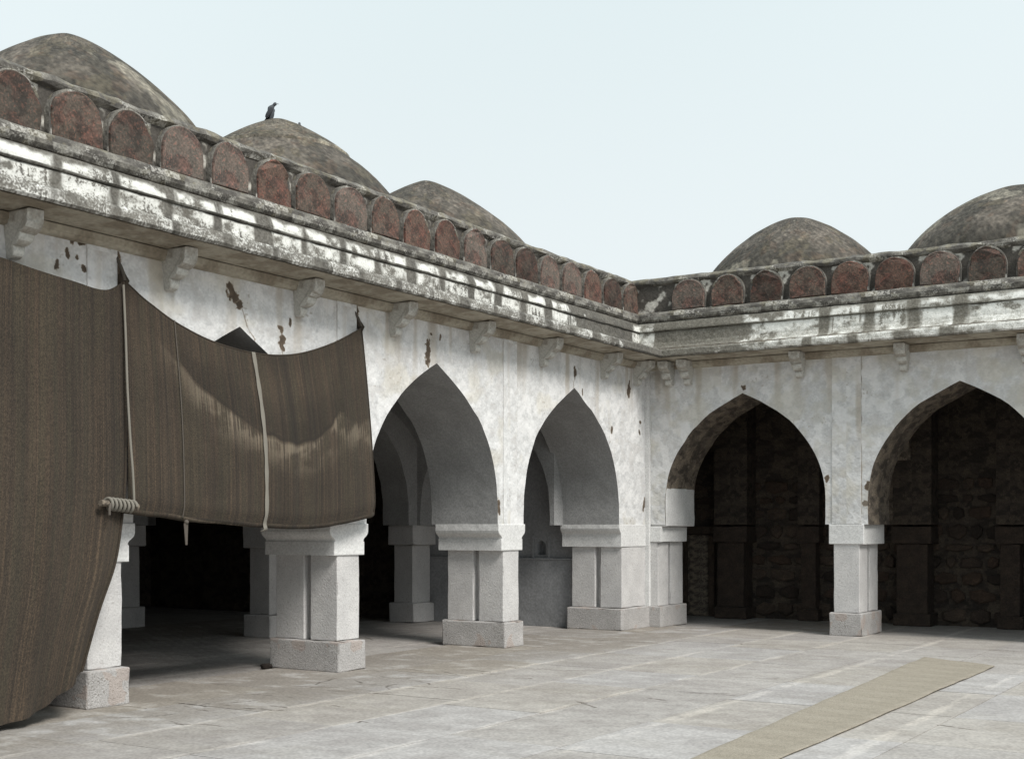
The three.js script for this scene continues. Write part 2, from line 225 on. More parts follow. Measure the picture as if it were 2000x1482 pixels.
const floorTex = (() => { const t = tex(1536, 1536, (u, v) => {
    const x = -1 + u * 14, z = -0.6 + v * 14; const b = fbm(x * 0.9 + 3, z * 0.9, 5), m = fbm(x * 4, z * 5.5 + 9, 5), s = vn(x * 70, z * 70), p = fbm(x * 1.7 + 20, z * 2.6 + 4, 4);
    let c = mix3([171, 168, 166], [153, 149, 147], sst(0.3, 0.72, b * 0.4 + m * 0.6)); c = mix3(c, [139, 134, 127], 0.22 * sst(0.5, 0.75, p)); c = mix3(c, [183, 181, 179], 0.3 * sst(0.5, 0.8, fbm(x * 2.4, z * 5.8 + 70, 5)));
    const shadeGrime = sst(1.9, 0.9, x + 1.2 * (m - 0.5)) * sst(0.3, 0.62, m + 0.25 * b); c = mix3(c, [124, 117, 108], 0.5 * shadeGrime);     // ragged trodden dirt, with the shade beside the piers put into the colour
    for (const xl of [1.44, 2.46, 3.5, 4.62, 6.35, 7.5]) { const q = Math.abs(x - xl - 0.05 * (fbm(z * 2, xl, 3) - 0.5)), wd = 0.02 + 0.09 * fbm(z * 1.3 + xl * 5, 3, 3); c = mix3(c, [204, 199, 194], 0.46 * sst(wd, wd * 0.3, q + 0.05 * (m - 0.5)) * sst(0.30, 0.55, fbm(z * 3 + xl * 9, x * 8, 4))); }   // lime dust lying along the joints
    return mul3(c, 0.90 + 0.2 * s); });
  const d = t.image.data, W = 1536; for (const k of cracksFloor) for (let i = 1; i < k.length; i++) { const [ax, az] = k[i - 1], [bx, bz] = k[i], n = Math.ceil(Math.hypot(bx - ax, bz - az) / 0.004); for (let j = 0; j <= n; j++) { const f = j / n, x = ax + (bx - ax) * f + 0.02 * (vn(f * 6 + ax * 9, az) - 0.5), z = az + (bz - az) * f, r = Math.random ? 0.6 + 1.1 * vn(x * 20, z * 20) : 1; for (let q = -1; q <= 1; q++) for (let w = -1; w <= 1; w++) { if (Math.hypot(q, w) > r) continue; const px = Math.round((x + 1) / 14 * W) + q, pz = Math.round((z + 0.6) / 14 * W) + w; if (px < 0 || pz < 0 || px >= W || pz >= W) continue; const o = (pz * W + px) * 4; for (let c = 0; c < 3; c++) d[o + c] = d[o + c] * 0.8 + [84, 78, 72][c] * 0.2; } } }
  return t; })();
function clothTex(seed, stain) { return tex(1024, 1024, (u, v0) => {
  const v = 1 - v0, x = u * 3.5 + 0.01 * (fbm(v * 3, seed, 2) - 0.5); const c1 = vn(x * 95 + seed, v * 1.2), c2 = vn(x * 30 + seed * 3, v * 0.8 + 7), c3 = fbm(x * 4 + seed, 5 + v * 0.6, 3), we = vn(x * 200, v * 420), hz = fbm(x * 2.2 + seed, v * 5, 4);
  const c0 = vn(x * 150 + seed * 5, v * 2.5); let c = mix3([82, 68, 55], [66, 58, 49], c3); c = mix3(c, [112, 92, 73], 0.42 * sst(0.55, 0.9, c1)); c = mix3(c, [48, 42, 37], 0.45 * sst(0.5, 0.85, c2)); c = mix3(c, c0 > 0.5 ? [112, 96, 80] : [40, 36, 33], 0.32 * Math.abs(c0 - 0.5) * 2); c = mix3(c, [72, 68, 54], 0.4 * sst(0.5, 0.75, vn(x * 22 + 9, v * 2 + seed)));
  c = mix3(c, [96, 84, 68], 0.12); c = mul3([c[0], c[1], c[2]], 0.47 + 0.40 * we + 0.2 * hz);
  if (stain) { const K = [[0, 0.1], [0.1, 0.13], [0.21, 0.25], [0.34, 0.37], [0.48, 0.48], [0.60, 0.525], [0.70, 0.5], [0.77, 0.44], [0.82, 0.385], [0.85, 0.42], [0.91, 0.47], [1, 0.49]]; let k = 1; while (k < K.length - 1 && K[k][0] < u) k++; const f = (u - K[k - 1][0]) / (K[k][0] - K[k - 1][0]), y = K[k - 1][1] + (K[k][1] - K[k - 1][1]) * f + 0.03 * (fbm(u * 26, 4, 3) - 0.5), d = v - y;
    if (d < 0.006 && d > -0.03 && u > 0.3 && u < 0.8) c = mix3(c, [46, 40, 34], 0.4 * sst(-0.03, 0, d)); // tide line of a dried water stain, chalk left below it
    if (d < 0 && u > 0.18 && u < 0.84) c = mul3(c, 1 - 0.16 * sst(-0.3, -0.02, d) * sst(0.3, 0.6, fbm(u * 8, v * 8 + 3, 4) + 0.1));
    if (d > 0) { const q = sst(0.42, 0.62, 0.7 * fbm(u * 14 + 3, v * 11, 5) + 0.3 * c0), lim = 0.13 + 0.07 * fbm(u * 7, 30, 3); const lu = sst(0.05, 0.3, u); if (d < lim * 1.5) c = mix3(c, [146, 134, 117], lu * (0.08 + 0.55 * q) * sst(lim * 1.5, lim * 0.3, d) * sst(-0.002, 0.03, d) * (0.6 + 0.5 * c1)); } }
  return c; }); }
const clothB = tex(512, 512, (u, v) => { const a = 120 + 70 * Math.sin(u * 512 * 0.785) * 0.5 + 60 * vn(u * 128, v * 128, 128) + 50 * vn(u * 64, v * 4, 4); return [a, a, a]; }, false);
const matTex = tex(512, 512, (u, v) => { const w = Math.sin(v * 512 * 1.2) * 7, w2 = Math.sin(u * 512 * 0.8) * 4, s = vn(u * 128, v * 128, 128), b = fbm(u * 4, v * 8, 4, 4); return mul3(mix3([168, 160, 146], [144, 136, 122], b), 0.84 + 0.24 * s + (w + w2) / 255); });

const domeMat = (c) => { const m = std(domeTex, { color: c }); m.bumpMap = lumpB.clone(); m.bumpMap.repeat.set(20, 5); m.bumpMap.needsUpdate = true; m.bumpScale = 0.03; return m; };
const M = {
  side: std(sized(sideTex, 16, 3.6, 0, 1.2), { bump: lumpB, bs: 0.014, bx: 0.6 }), far: std(sized(farTex, 11.2, 3.6, 0, 1.2), { bump: lumpB, bs: 0.011, bx: 0.4 }),
  wash: std(sized(graniteTex, 1.1, 1.1), { bump: grainB, bs: 0.006, bx: 0.5 }), plinth: std(sized(plinthTex, 0.9, 0.9), { bump: grainB, bs: 0.012, bx: 0.45 }),
  white: std(sized(washTex, 1.3, 1.3), { bump: lumpB, bs: 0.008, bx: 0.7 }), frieze: std(sized(friezeTex, 2.6, 1.3), { bump: lumpB, bs: 0.012, bx: 0.4 }),
  bracket: std(sized(brTex, 0.8, 0.8), { bump: lumpB, bs: 0.005, bx: 0.25 }), grey: std(sized(greyTex, 1.6, 1.6), { bump: lumpB, bs: 0.006, bx: 0.8 }), brown: std(sized(brownTex, 1.1, 1.1), { bump: lumpB, bs: 0.03, bx: 0.5 }), 
  innerStone: std(sized(graniteTex, 1.2, 1.2), { color: 0xf0f0f0, bump: grainB, bs: 0.006, bx: 0.5 }), innerWall: std(sized(greyTex, 2.2, 2.2), { color: 0xf4f6fa, bump: lumpB, bs: 0.01, bx: 0.9 }),
  lichen: std(sized(lichenTex, 3.1, 1.5), { bump: lumpB, bs: 0.014, bx: 0.4 }), red: [0xffffff, 0xe4ddd8, 0xc4c4c0, 0xf2dcd4, 0xb4aca6, 0xe0c8c0].map((c, i) => std(sized(redTex, 0.8, 0.8, i * 0.23, i * 0.31), { color: c, bump: lumpB, bs: 0.012, bx: 0.35 })),
  dome: domeMat(0xe2e0dc), cap: domeMat(0xfffdf4),
  eaveSide: std(sized(eaveSideTex, 13, 0.78, 0, 4.16), { bump: lumpB, bs: 0.012, bx: 0.4 }), eaveFar: std(sized(eaveFarTex, 7, 0.78, 0, 4.16), { bump: lumpB, bs: 0.012, bx: 0.4 }),
  soffit: std(sized(brTex, 1.5, 1.5), { color: 0xe4dccf, bump: lumpB, bs: 0.008, bx: 0.5 }), shadedMortar: std(sized(brownTex, 1.2, 1.2), { color: 0x969290, bump: lumpB, bs: 0.02, bx: 0.5 }),  // second one: brown stone darkened, shade of the bays put into the tint
  rubble: [0xc8beb4, 0xa89e96, 0x8a827c, 0xb8a698].map((c, i) => std(sized(rubbleTex, 0.9, 0.9, i * 0.3, i * 0.2), { color: c, bump: lumpB, bs: 0.02, bx: 0.3 })),
  slab: [0xffffff, 0xfaf8f5, 0xf4f2ef, 0xfbf8f2].map(c => std(sized(floorTex, 14, 14, -1, -0.6), { color: c, roughness: 0.85, bump: lumpB, bs: 0.010, bx: 0.5 })),
  bed: std(sized(greyTex, 1, 1), { color: 0xe8e6e2 }),
  clothA: std(clothTex(3, false), { roughness: 1 }), clothB: std(clothTex(11, true), { roughness: 1 }), cord: std(sized(greyTex, 0.2, 0.2), { color: 0xd9d2c4 }), dimCord: std(sized(greyTex, 0.2, 0.2), { color: 0x9c9186 }), wood: std(sized(brownTex, 0.4, 0.4), {}),
  mat: std(sized(matTex, 0.9, 0.9), { roughness: 1, bump: clothB, bs: 0.004, bx: 0.4 }), bird: std(sized(greyTex, 0.3, 0.3), { color: 0x7f8690, roughness: 0.7 }), birdDark: std(sized(greyTex, 0.3, 0.3), { color: 0x5a5e66, roughness: 0.7 }), ground: std(sized(rubbleTex, 4, 4), { color: 0xffe9d0 }),
};
M.clothA.map.repeat.set(2, 1); M.clothA.map.needsUpdate = true;
for (const k of ['clothA', 'clothB']) { M[k].bumpMap = clothB.clone(); M[k].bumpMap.repeat.set(k === 'clothA' ? 14 : 7, 7); M[k].bumpScale = 0.004; M[k].bumpMap.needsUpdate = true; }

// ------------------------------------------------------------------ ground and court floor
{ const g = new THREE.PlaneGeometry(700, 700).rotateX(-Math.PI / 2); const uv = g.attributes.uv; for (let i = 0; i < uv.count; i++) uv.setXY(i, uv.getX(i) * 700, uv.getY(i) * 700); const o = struct(mesh('ground', g, M.ground)); o.position.y = -0.16; }
{
  const court = struct(group('courtyard_floor')); const r = rng(21);
  mesh('mortar_bed', plainBox(-0.86, 13, -0.12, -0.007, -0.45, 21), M.bed, court);
  const xs = [-0.86, 0.42, 1.44, 2.46, 3.5, 4.5, 5.52, 6.55, 7.6, 8.6, 9.6, 10.7, 11.8, 13], zs0 = [-0.45, 1.1, 2.35, 4.0, 5.75, 7.3, 8.9, 10.5, 12.1, 13.7, 15.3, 17, 18.8, 21];
  for (let i = 0; i < xs.length - 1; i++) { let zs = zs0.map((z, k) => k && k < zs0.length - 1 ? z + (r() - 0.5) * 0.5 : z);
    for (let k = 0; k < zs.length - 1; k++) {
      const jx = 0.005, x0 = xs[i] + jx, x1 = xs[i + 1] - 0.005, z0 = zs[k] + 0.003, z1 = zs[k + 1] - 0.003, y = (r() - 0.5) * 0.004;
      const g = new THREE.BoxGeometry(x1 - x0, 0.05, z1 - z0, 4, 1, 5), p = g.attributes.position, uv = g.attributes.uv, tx = (r() - 0.5) * 0.003, tz = (r() - 0.5) * 0.003;
      for (let q = 0; q < p.count; q++) { let px = p.getX(q), pz = p.getZ(q); const wx = px + (x0 + x1) / 2, wz = pz + (z0 + z1) / 2; px += 0.006 * (vn(wz * 3, wx * 3) - 0.5); pz += 0.005 * (vn(wx * 4 + 9, wz) - 0.5); p.setXYZ(q, px + (x0 + x1) / 2, p.getY(q) - 0.025 + y + tx * px + tz * pz, pz + (z0 + z1) / 2); uv.setXY(q, wx, wz); }
      g.computeVertexNormals(); mesh('slab', g, M.slab[Math.floor(r() * 4)], court);
    } }
}
struct(mesh('arcade_floor', plainBox(-11.1, -0.872, -0.12, -0.012, 0.3, 19), M.slab[2]));
struct(mesh('arcade_floor', plainBox(-8, 12, -0.12, -0.014, -3.4, -0.46), M.slab[2]));

// ------------------------------------------------------------------ the two wings
function capitalGeo(w, w2, h0, h1, depth, cyma) { // bracket profile run through the thickness of the wall
  const sh = new THREE.Shape(), a = w / 2, b = w2 / 2, hs = h0 + (h1 - h0) * (cyma ? 0.40 : 0.98); sh.moveTo(-a, h0); sh.lineTo(a, h0); sh.lineTo(a, hs);
  if (cyma) { sh.lineTo(a - 0.015, hs + 0.004); sh.bezierCurveTo(a - 0.01, hs + 0.08, b - 0.015, hs + 0.05, b, h1 - 0.075); sh.lineTo(b, h1); sh.lineTo(-b, h1); sh.lineTo(-b, h1 - 0.075); sh.bezierCurveTo(-b + 0.015, hs + 0.05, -a + 0.01, hs + 0.08, -a + 0.015, hs + 0.004); sh.lineTo(-a, hs); } else { sh.lineTo(a, h1); sh.lineTo(-a, h1); sh.lineTo(-a, hs); }
  const g = new THREE.ExtrudeGeometry(sh, { depth: depth - 0.02, bevelEnabled: true, bevelSize: 0.01, bevelThickness: 0.01, bevelSegments: 2, curveSegments: 8 }); g.translate(0, 0, -depth + 0.02 + 0.012); return g;
}
const H0 = 1.29;
function pier(parent, side, s, cyma) { // two dressed shafts one behind the other on a common plinth
  const p = group('pillar', parent); p.position.set(side ? 0 : s, 0, side ? s : 0);
  const put = (n, g, m) => mesh(n, lay(g, side), m, p), h = cyma ? H0 : 1.35;
  put('plinth', at(stone(0.48, 0.34, 1.02, 0.022, 0.012), 0, 0.163, -0.45), M.plinth);
  put('shaft', at(stone(0.385, h - 0.336, 0.39, 0.012, 0.007), 0, (h + 0.336) / 2, -0.193), M.wash);
  put('shaft', at(stone(0.385, h - 0.336, 0.42, 0.012, 0.007), 0, (h + 0.336) / 2, -0.688), M.wash);
  put('core', at(stone(0.17, h - 0.34, 0.14, 0.006, 0.004), 0, (h + 0.336) / 2, -0.43), M.wash);
  put('capital', capitalGeo(cyma ? 0.50 : 0.5, cyma ? 0.64 : 0.5, h, 1.62, TH - 0.04, cyma), M.white);
  return p;
}
const bracketGeo = (() => { const sh = new THREE.Shape(); sh.moveTo(-0.02, 3.79); sh.bezierCurveTo(0.08, 3.76, 0.12, 3.80, 0.11, 3.86); sh.lineTo(0.10, 3.89); sh.bezierCurveTo(0.20, 3.88, 0.25, 3.93, 0.245, 3.99); sh.bezierCurveTo(0.30, 3.99, 0.37, 4.03, 0.38, 4.10); sh.lineTo(0.38, 4.172); sh.lineTo(-0.02, 4.172); sh.closePath();
  const g = new THREE.ExtrudeGeometry(sh, { depth: 0.15, bevelEnabled: true, bevelSize: 0.012, bevelThickness: 0.015, bevelSegments: 2, curveSegments: 7 }); g.translate(0, 0, -0.075); { const p = g.attributes.position; for (let i = 0; i < p.count; i++) p.setZ(i, p.getZ(i) * (0.62 + 0.38 * sst(3.78, 4.02, p.getY(i)))); } g.rotateY(-Math.PI / 2); g.computeVertexNormals(); return g; })();
const brackets = [0, 1, 2].map(v => { const g = bracketGeo.clone(), p = g.attributes.position; for (let i = 0; i < p.count; i++) { const x = p.getX(i), y = p.getY(i), z = p.getZ(i), q = 0.9 - Math.max(0, n3(x * 6 + v * 8, y * 6, z * 6) - 0.05) * 0.9 * sst(4.16, 4.05, y); p.setXYZ(i, x * (0.86 + 0.05 * v) + 0.014 * n3(y * 8 + v, x * 8, z * 8), 4.172 + (y - 4.172) * 0.9 + 0.016 * n3(x * 9, y * 9 + v * 4, z), z * q * 0.9); } g.computeVertexNormals(); metric(g); return g; });
const merlonGeo = (v) => { const sh = new THREE.Shape(), w = 0.255 + 0.012 * v, h = 5.225; sh.moveTo(-w, 5.045); sh.lineTo(w, 5.045); sh.lineTo(w, h); sh.bezierCurveTo(w, h + 0.17, w * 0.55, 5.495 - 0.012 * v, 0.01 * v, 5.50 - 0.014 * v); sh.bezierCurveTo(-w * 0.55, 5.495, -w, h + 0.17, -w, h); const g = new THREE.ExtrudeGeometry(sh, { depth: 0.10, bevelEnabled: true, bevelSize: 0.012, bevelThickness: 0.014, bevelSegments: 2, curveSegments: 8 }); g.translate(0, 0.055, -0.52); return g; };
const rimGeo = (v) => { const sh = new THREE.Shape(), w = 0.255 + 0.012 * v, h = 5.225, o = 0.024, i = -0.006; const path = (t, S) => { S.moveTo(-w - t, 5.04); S.bezierCurveTo(-w - t, 5.1, -w - t, 5.2, -w - t, h); S.bezierCurveTo(-w - t, h + 0.17 + t, -w * 0.55, 5.495 + t, 0.01 * v, 5.50 - 0.014 * v + t); S.bezierCurveTo(w * 0.55, 5.495 + t, w + t, h + 0.17 + t, w + t, h); S.lineTo(w + t, 5.04); }; path(o, sh); sh.lineTo(w + i, 5.04); sh.lineTo(w + i, h); sh.bezierCurveTo(w + i, h + 0.17 + i, w * 0.55, 5.495 + i, 0.01 * v, 5.50 - 0.014 * v + i); sh.bezierCurveTo(-w * 0.55, 5.495 + i, -w - i, h + 0.17 + i, -w - i, h); sh.lineTo(-w - i, 5.04); const g = new THREE.ExtrudeGeometry(sh, { depth: 0.075, bevelEnabled: false, curveSegments: 8 }); g.translate(0, 0.055, -0.514); return g; };
function domeGeo(R, H, k, e, seed, r0 = 0, r1 = 1, lift = 0, rd = 0.1) {
  const pts = [], n = 34; for (let i = 0; i <= n; i++) { let r = r0 + (r1 - r0) * i / n; const c = rd, lin = 1 - (Math.sqrt(r * r + c * c) - c) / (Math.sqrt(1 + c * c) - c), y = H * ((1 - k) * lin + k * Math.sqrt(Math.max(0, 1 - Math.max(1e-9, r) ** e))); pts.push(V2(Math.max(0.0001, R * r), y + lift)); }
  if (lift) pts.push(V2(R * r1 + 0.004, pts[n].y - lift - 0.02));
  if (!lift) pts.push(V2(R * r1, -0.55)); pts.reverse();
  const g = new THREE.LatheGeometry(pts, 72), p = g.attributes.position; for (let i = 0; i < p.count; i++) { const x = p.getX(i), y = p.getY(i), z = p.getZ(i), a = 1 + 0.022 * n3(x * 1.2 + seed, y * 1.2, z * 1.2) * sst(0, 0.5, Math.hypot(x, z)) + 0.010 * n3(x * 6, y * 6 + seed, z * 6); p.setXYZ(i, x * a, y + 0.02 * n3(x * 3, z * 3 + seed, y), z * a); }
  g.computeVertexNormals(); const nn = g.attributes.normal, cols = 73, rows = nn.count / cols | 0; return g;
}
function entablature(W, side, parent, eaveM) {
  const S = { amp: 0.008, seed: side ? 3 : 40 };
  mesh('eave_soffit', lay(sweep([[-0.05, 4.175], [0.485, 4.205], [0.47, 4.222], [-0.05, 4.21]], W.end, { ...S, amp: 0.004 }), side), M.soffit, parent);
  mesh('cornice_strip', lay(sweep([[0.002, 4.075], [0.05, 4.085], [0.06, 4.115], [0.075, 4.12], [0.085, 4.172], [0.002, 4.172]], W.end, { ...S, amp: 0.003 }), side), M.soffit, parent);
  mesh('eave_slab', lay(sweep([[0.46, 4.222], [0.505, 4.212], [0.525, 4.235], [0.522, 4.305], [0.50, 4.335], [0.30, 4.365], [0.10, 4.395], [-0.08, 4.43], [-0.18, 4.46], [-0.24, 4.50], [-0.266, 4.56], [-0.274, 4.64], [-0.28, 4.735], [-0.45, 4.735], [-0.45, 4.225]], W.end, { ...S, uvY: true, amp: 0.011 }), side), eaveM, parent);
  mesh('eave_course', lay(sweep([[-0.262, 4.745], [-0.252, 4.76], [-0.258, 4.79], [-0.285, 4.875], [-0.32, 4.90], [-0.5, 4.90], [-0.5, 4.738], [-0.31, 4.738]], W.end, { ...S, uvY: true, seed: S.seed + 9 }), side), eaveM, parent);
  const roll = []; for (let i = 0; i < 14; i++) { const a = i / 14 * Math.PI * 2; roll.push([-0.375 + 0.10 * Math.cos(a), 4.985 + 0.09 * Math.sin(a)]); }
  mesh('roll_moulding', smooth(lay(sweep(roll, W.end, { ...S, amp: 0.009 }), side)), M.lichen, parent);
  mesh('frieze', lay(sweep([[-0.51, 4.90], [-0.51, 5.60], [-0.60, 5.60], [-0.60, 4.90]], W.end, S), side), M.frieze, parent);
  const cp = [[-0.512, 5.53], [-0.475, 5.555], [-0.455, 5.585], [-0.46, 5.615], [-0.49, 5.645], [-0.55, 5.668], [-0.64, 5.67], [-0.76, 5.62], [-0.80, 5.5], [-0.80, 5.3], [-0.61, 5.3], [-0.61, 5.55]];
  mesh('coping', smooth(lay(sweep(cp, W.end, { ...S, amp: 0.026, seed: S.seed + 20 }), side)), M.lichen, parent);
  const r = rng(side ? 8 : 9), geos = [0, 1, 2, 3, 4, 5].map(v => { const d = (v % 3) - 1, g = merlonGeo(d), p = g.attributes.position; for (let i = 0; i < p.count; i++) { const x = p.getX(i), y = p.getY(i), z = p.getZ(i), q = Math.max(0, n3(x * 5 + v * 9, y * 5, z * 3 + v) - 0.06) * 0.45 * sst(-0.46, -0.40, z); p.setXYZ(i, x * (1 - q) + 0.02 * n3(x * 4, y * 4 + v * 5, v), y - q * 0.12 + 0.02 * n3(y * 4 + v * 3, x * 4, v * 2), z - q * 0.35); } g.computeVertexNormals(); return [lay(g, side), lay(rimGeo(d), side)]; });
  for (let k = 0; k < W.mn; k++) { const s = W.m0 + W.md * k + (r() - 0.5) * 0.02, v = Math.floor(r() * 6), m = mesh('merlon', geos[v][0], M.red[Math.floor(r() * 6)], parent); m.position.set(side ? 0 : s, (r() - 0.5) * 0.02, side ? s : 0); mesh('rim', geos[v][1], M.lichen, m); }
}
function smooth(g) { const m = mergeVertices(g, 1e-4); m.computeVertexNormals(); return m; }
function openings(W) { const o = [[W.edge, W.c0 - W.half]]; for (let k = 1; k < W.n; k++) o.push([W.c0 + W.d * (k - 1) + W.half, W.c0 + W.d * k - W.half]); return o; }
function facade(W, side, parent, curve, wallM, inM) {
  const aw = archWall(side ? -0.02 : 0.0, W.end, openings(W), curve, 4.23, -TH, 0, 0.008, side ? 0 : 20);
  mesh('facade_wall', lay(aw.faces, side), wallM, parent); mesh('arch_soffit', lay(aw.sides, side), inM, parent);
  for (let k = 0; k < W.n; k++) pier(parent, side, W.c0 + W.d * k, side);
}
// --- side wing (left in the picture)
const sideWing = tag(group('arcade_wing'), 'whitewashed arcade hung with brown curtains, red frieze and row of domes above its pointed arches', 'arcade');
facade(SIDE, true, sideWing, ARCH_SIDE, M.side, M.grey);
{ // flat strips over each pier
  for (let k = 0; k < SIDE.n; k++) { const s = SIDE.c0 + SIDE.d * k; mesh('wall_strip', lay(plainBox(s - 0.13, s + 0.20, 1.6, 4.08, -0.03, 0.014), true), M.side, sideWing); }
  mesh('corner_strip', plainBox(0.001, 0.07, 0.33, 4.07, 0.001, 0.07), M.white, sideWing);
  entablature(SIDE, true, sideWing, M.eaveSide);
  const bg = brackets.map(g => lay(g.clone(), true)); for (const z of [0.42, 1.5, 3.27, 4.97, 6.62, 8.25, 10.05, 11.75, 13.45, 15.1, 16.8]) { const b = mesh('bracket', bg[Math.floor(z * 7) % 3], M.bracket, sideWing); b.position.z = z; }
  mesh('roof_slab', plainBox(-11.1, -0.62, 4.2, 5.3, -0.56, 18.2), M.lichen, sideWing);
  mesh('roof_slab', plainBox(-0.62, -0.02, 4.24, 4.43, 0.25, 18.2), M.grey, sideWing);
}
const corner = group('pillar', sideWing); // the pier in the inner corner carries both wings
{
  const P = (n, g, m, x, y, z) => mesh(n, at(g, x, y, z), m, corner);
  P('plinth', stone(0.97, 0.34, 0.98, 0.02, 0.012), M.plinth, -0.425, 0.163, 0.50); P('plinth', stone(1.16, 0.34, 1.0, 0.02, 0.012), M.plinth, -0.32, 0.16, -0.465);
  P('shaft', stone(0.38, 0.95, 0.86, 0.012, 0.007), M.wash, -0.19, 0.812, 0.43); P('shaft', stone(0.42, 0.95, 0.86, 0.012, 0.007), M.wash, -0.68, 0.812, 0.43); P('core', stone(0.14, 0.95, 0.66, 0.006, 0.004), M.wash, -0.43, 0.812, 0.42);
  P('shaft', stone(0.4, 1.02, 0.38, 0.012, 0.007), M.wash, 0.0, 0.84, -0.19); P('shaft', stone(0.4, 1.02, 0.46, 0.012, 0.007), M.wash, 0.0, 0.84, -0.70); P('core', stone(0.3, 1.02, 0.2, 0.006, 0.004), M.wash, -0.06, 0.84, -0.42);
  // capitals: moulded towards the side wing, plain slabs towards the far wing
  const sh = new THREE.Shape(); sh.moveTo(-0.3, H0); sh.lineTo(0.89, H0); sh.lineTo(0.89, 1.445); sh.bezierCurveTo(0.89, 1.52, 0.94, 1.51, 0.95, 1.57); sh.lineTo(0.95, 1.62); sh.lineTo(-0.3, 1.62); sh.closePath();
  const g = new THREE.ExtrudeGeometry(sh, { depth: TH - 0.03, bevelEnabled: true, bevelSize: 0.008, bevelThickness: 0.01, bevelSegments: 2, curveSegments: 8 }); g.translate(0, 0, -TH + 0.032); mesh('capital', lay(g, true), M.white, corner);
  P('capital', stone(1.1, 0.25, 0.99, 0.014, 0.008), M.white, -0.29, 1.475, -0.475);
  P('springer', stone(1.0, 0.615, 1.06, 0.014, 0.01), M.white, -0.155, 1.91, -0.545);
}
for (const [z, cx, R, H, k, e, y0] of [[2.62, -2.45, 1.84, 1.63, 0.66, 1.5, 5.25], [5.78, -2.56, 1.82, 1.65, 0.67, 1.55, 5.32], [9.18, -2.55, 1.76, 1.77, 0.60, 1.9, 5.25], [12.6, -2.55, 1.8, 1.7, 0.64, 1.7, 5.28], [16, -2.55, 1.8, 1.7, 0.64, 1.7, 5.28]]) {
  const g = domeGeo(R, H, k, e, z, 0, 1, 0, 0.06), d = mesh('dome', g, M.dome, sideWing); d.position.set(cx, y0, z); d.rotation.y = z * 1.7;
  if (Math.abs(z - 5.78) < 0.1) mesh('crown_plaster', domeGeo(R, H, k, e, z, 0, 0.52, 0.03, 0.06), M.cap, d);
}
{ // inside the side wing: second row of pillars, cross arches, end wall and back wall
  const I = M.innerStone, inPier = (x, z, half) => { const p = group('inner_pillar', sideWing); p.position.set(x, 0, z);
    mesh('plinth', at(stone(0.52, 0.33, half ? 0.62 : 0.52, 0.018, 0.008), 0, 0.15, half ? -0.22 : 0), I, p); mesh('shaft', at(stone(0.39, 0.97, half ? 0.5 : 0.39, 0.012, 0.005), 0, 0.8, half ? -0.22 : 0), I, p); mesh('capital', at(stone(0.54, 0.34, half ? 0.66 : 0.54, 0.02, 0.006), 0, 1.455, half ? -0.22 : 0), I, p); };
  inPier(-3.93, 1.22, true); for (let k = 0; k < 5; k++) for (const x of [-3.93, -7.1]) inPier(x, SIDE.c0 + 0.45 + SIDE.d * k);
  for (const o of [-3.93, -7.1]) { const row = archWall(0.7, 18.2, openings({ ...SIDE, c0: SIDE.c0 + 0.45, edge: 1.45, half: 0.27 }), ARCH_SIDE, 4.22, o - 0.27, o + 0.27); mesh('inner_arch_wall', lay(mergeGeometries([row.faces, row.sides]), true), M.grey, sideWing); }
  const cross = (x0, x1, op, z, h, skew) => { const a = archWall(x0, x1, op, ARCH_SIDE, 4.22, z - h, z + h), g = mergeGeometries([a.faces, a.sides]), p = g.attributes.position; if (skew) for (let i = 0; i < p.count; i++) p.setZ(i, p.getZ(i) + skew * (x1 - p.getX(i)) / (x1 - x0)); mesh('cross_arch', g, M.grey, sideWing); };
  cross(-10.7, -1.0, [[-10.5, -7.4], [-6.8, -4.26], [-3.6, -1.08]], 0.97, 0.25, 0);
  for (let k = 0; k < 5; k++) { const z = SIDE.c0 + SIDE.d * k; cross(-3.9, -1.0, [[-3.6, -1.08]], z, 0.27, 0.45); cross(-10.7, -3.96, [[-10.5, -7.4], [-6.8, -4.26]], z + 0.45, 0.265, 0); }
  const ew = new THREE.Shape(); ew.moveTo(-4.15, -0.01); ew.lineTo(-0.86, -0.01); ew.lineTo(-0.86, 4.21); ew.lineTo(-4.15, 4.21); ew.closePath();
  for (const [nx, w, y0, h] of [[-1.55, 0.085, 1.14, 0.24], [-3.12, 0.12, 1.14, 0.3]]) { const h_ = new THREE.Path(); h_.moveTo(nx - w, y0); h_.lineTo(nx - w, y0 + h * 0.6); h_.quadraticCurveTo(nx - w, y0 + h * 0.85, nx, y0 + h); h_.quadraticCurveTo(nx + w, y0 + h * 0.85, nx + w, y0 + h * 0.6); h_.lineTo(nx + w, y0); h_.closePath(); ew.holes.push(h_); }
  const wg = new THREE.ExtrudeGeometry(ew, { depth: 0.16, bevelEnabled: false }); wg.translate(0, 0, 0.54); const end = mesh('end_wall', wg, M.innerWall, sideWing);
  mesh('end_wall', plainBox(-10.7, -4.152, -0.01, 4.21, 0.26, 0.68), M.shadedMortar, sideWing); mesh('backing', plainBox(-4.15, -0.86, -0.01, 4.21, 0.26, 0.538), M.innerWall, end); mesh('dado', plainBox(-4.14, -0.9, -0.01, 1.06, 0.70, 0.735), M.innerWall, end); mesh('dado_ledge', at(stone(3.24, 0.03, 0.05, 0.01, 0.004, 0.5), -2.52, 1.077, 0.728), M.innerWall, end);  // deep stretch of the wall darkened in colour to stand for shade
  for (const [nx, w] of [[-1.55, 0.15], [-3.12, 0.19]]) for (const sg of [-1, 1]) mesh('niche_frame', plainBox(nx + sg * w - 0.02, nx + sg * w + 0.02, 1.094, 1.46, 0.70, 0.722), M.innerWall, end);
  mesh('gable_wall', plainBox(-10.7, -0.02, -0.02, 4.21, 17.9, 18.2), M.shadedMortar, sideWing);
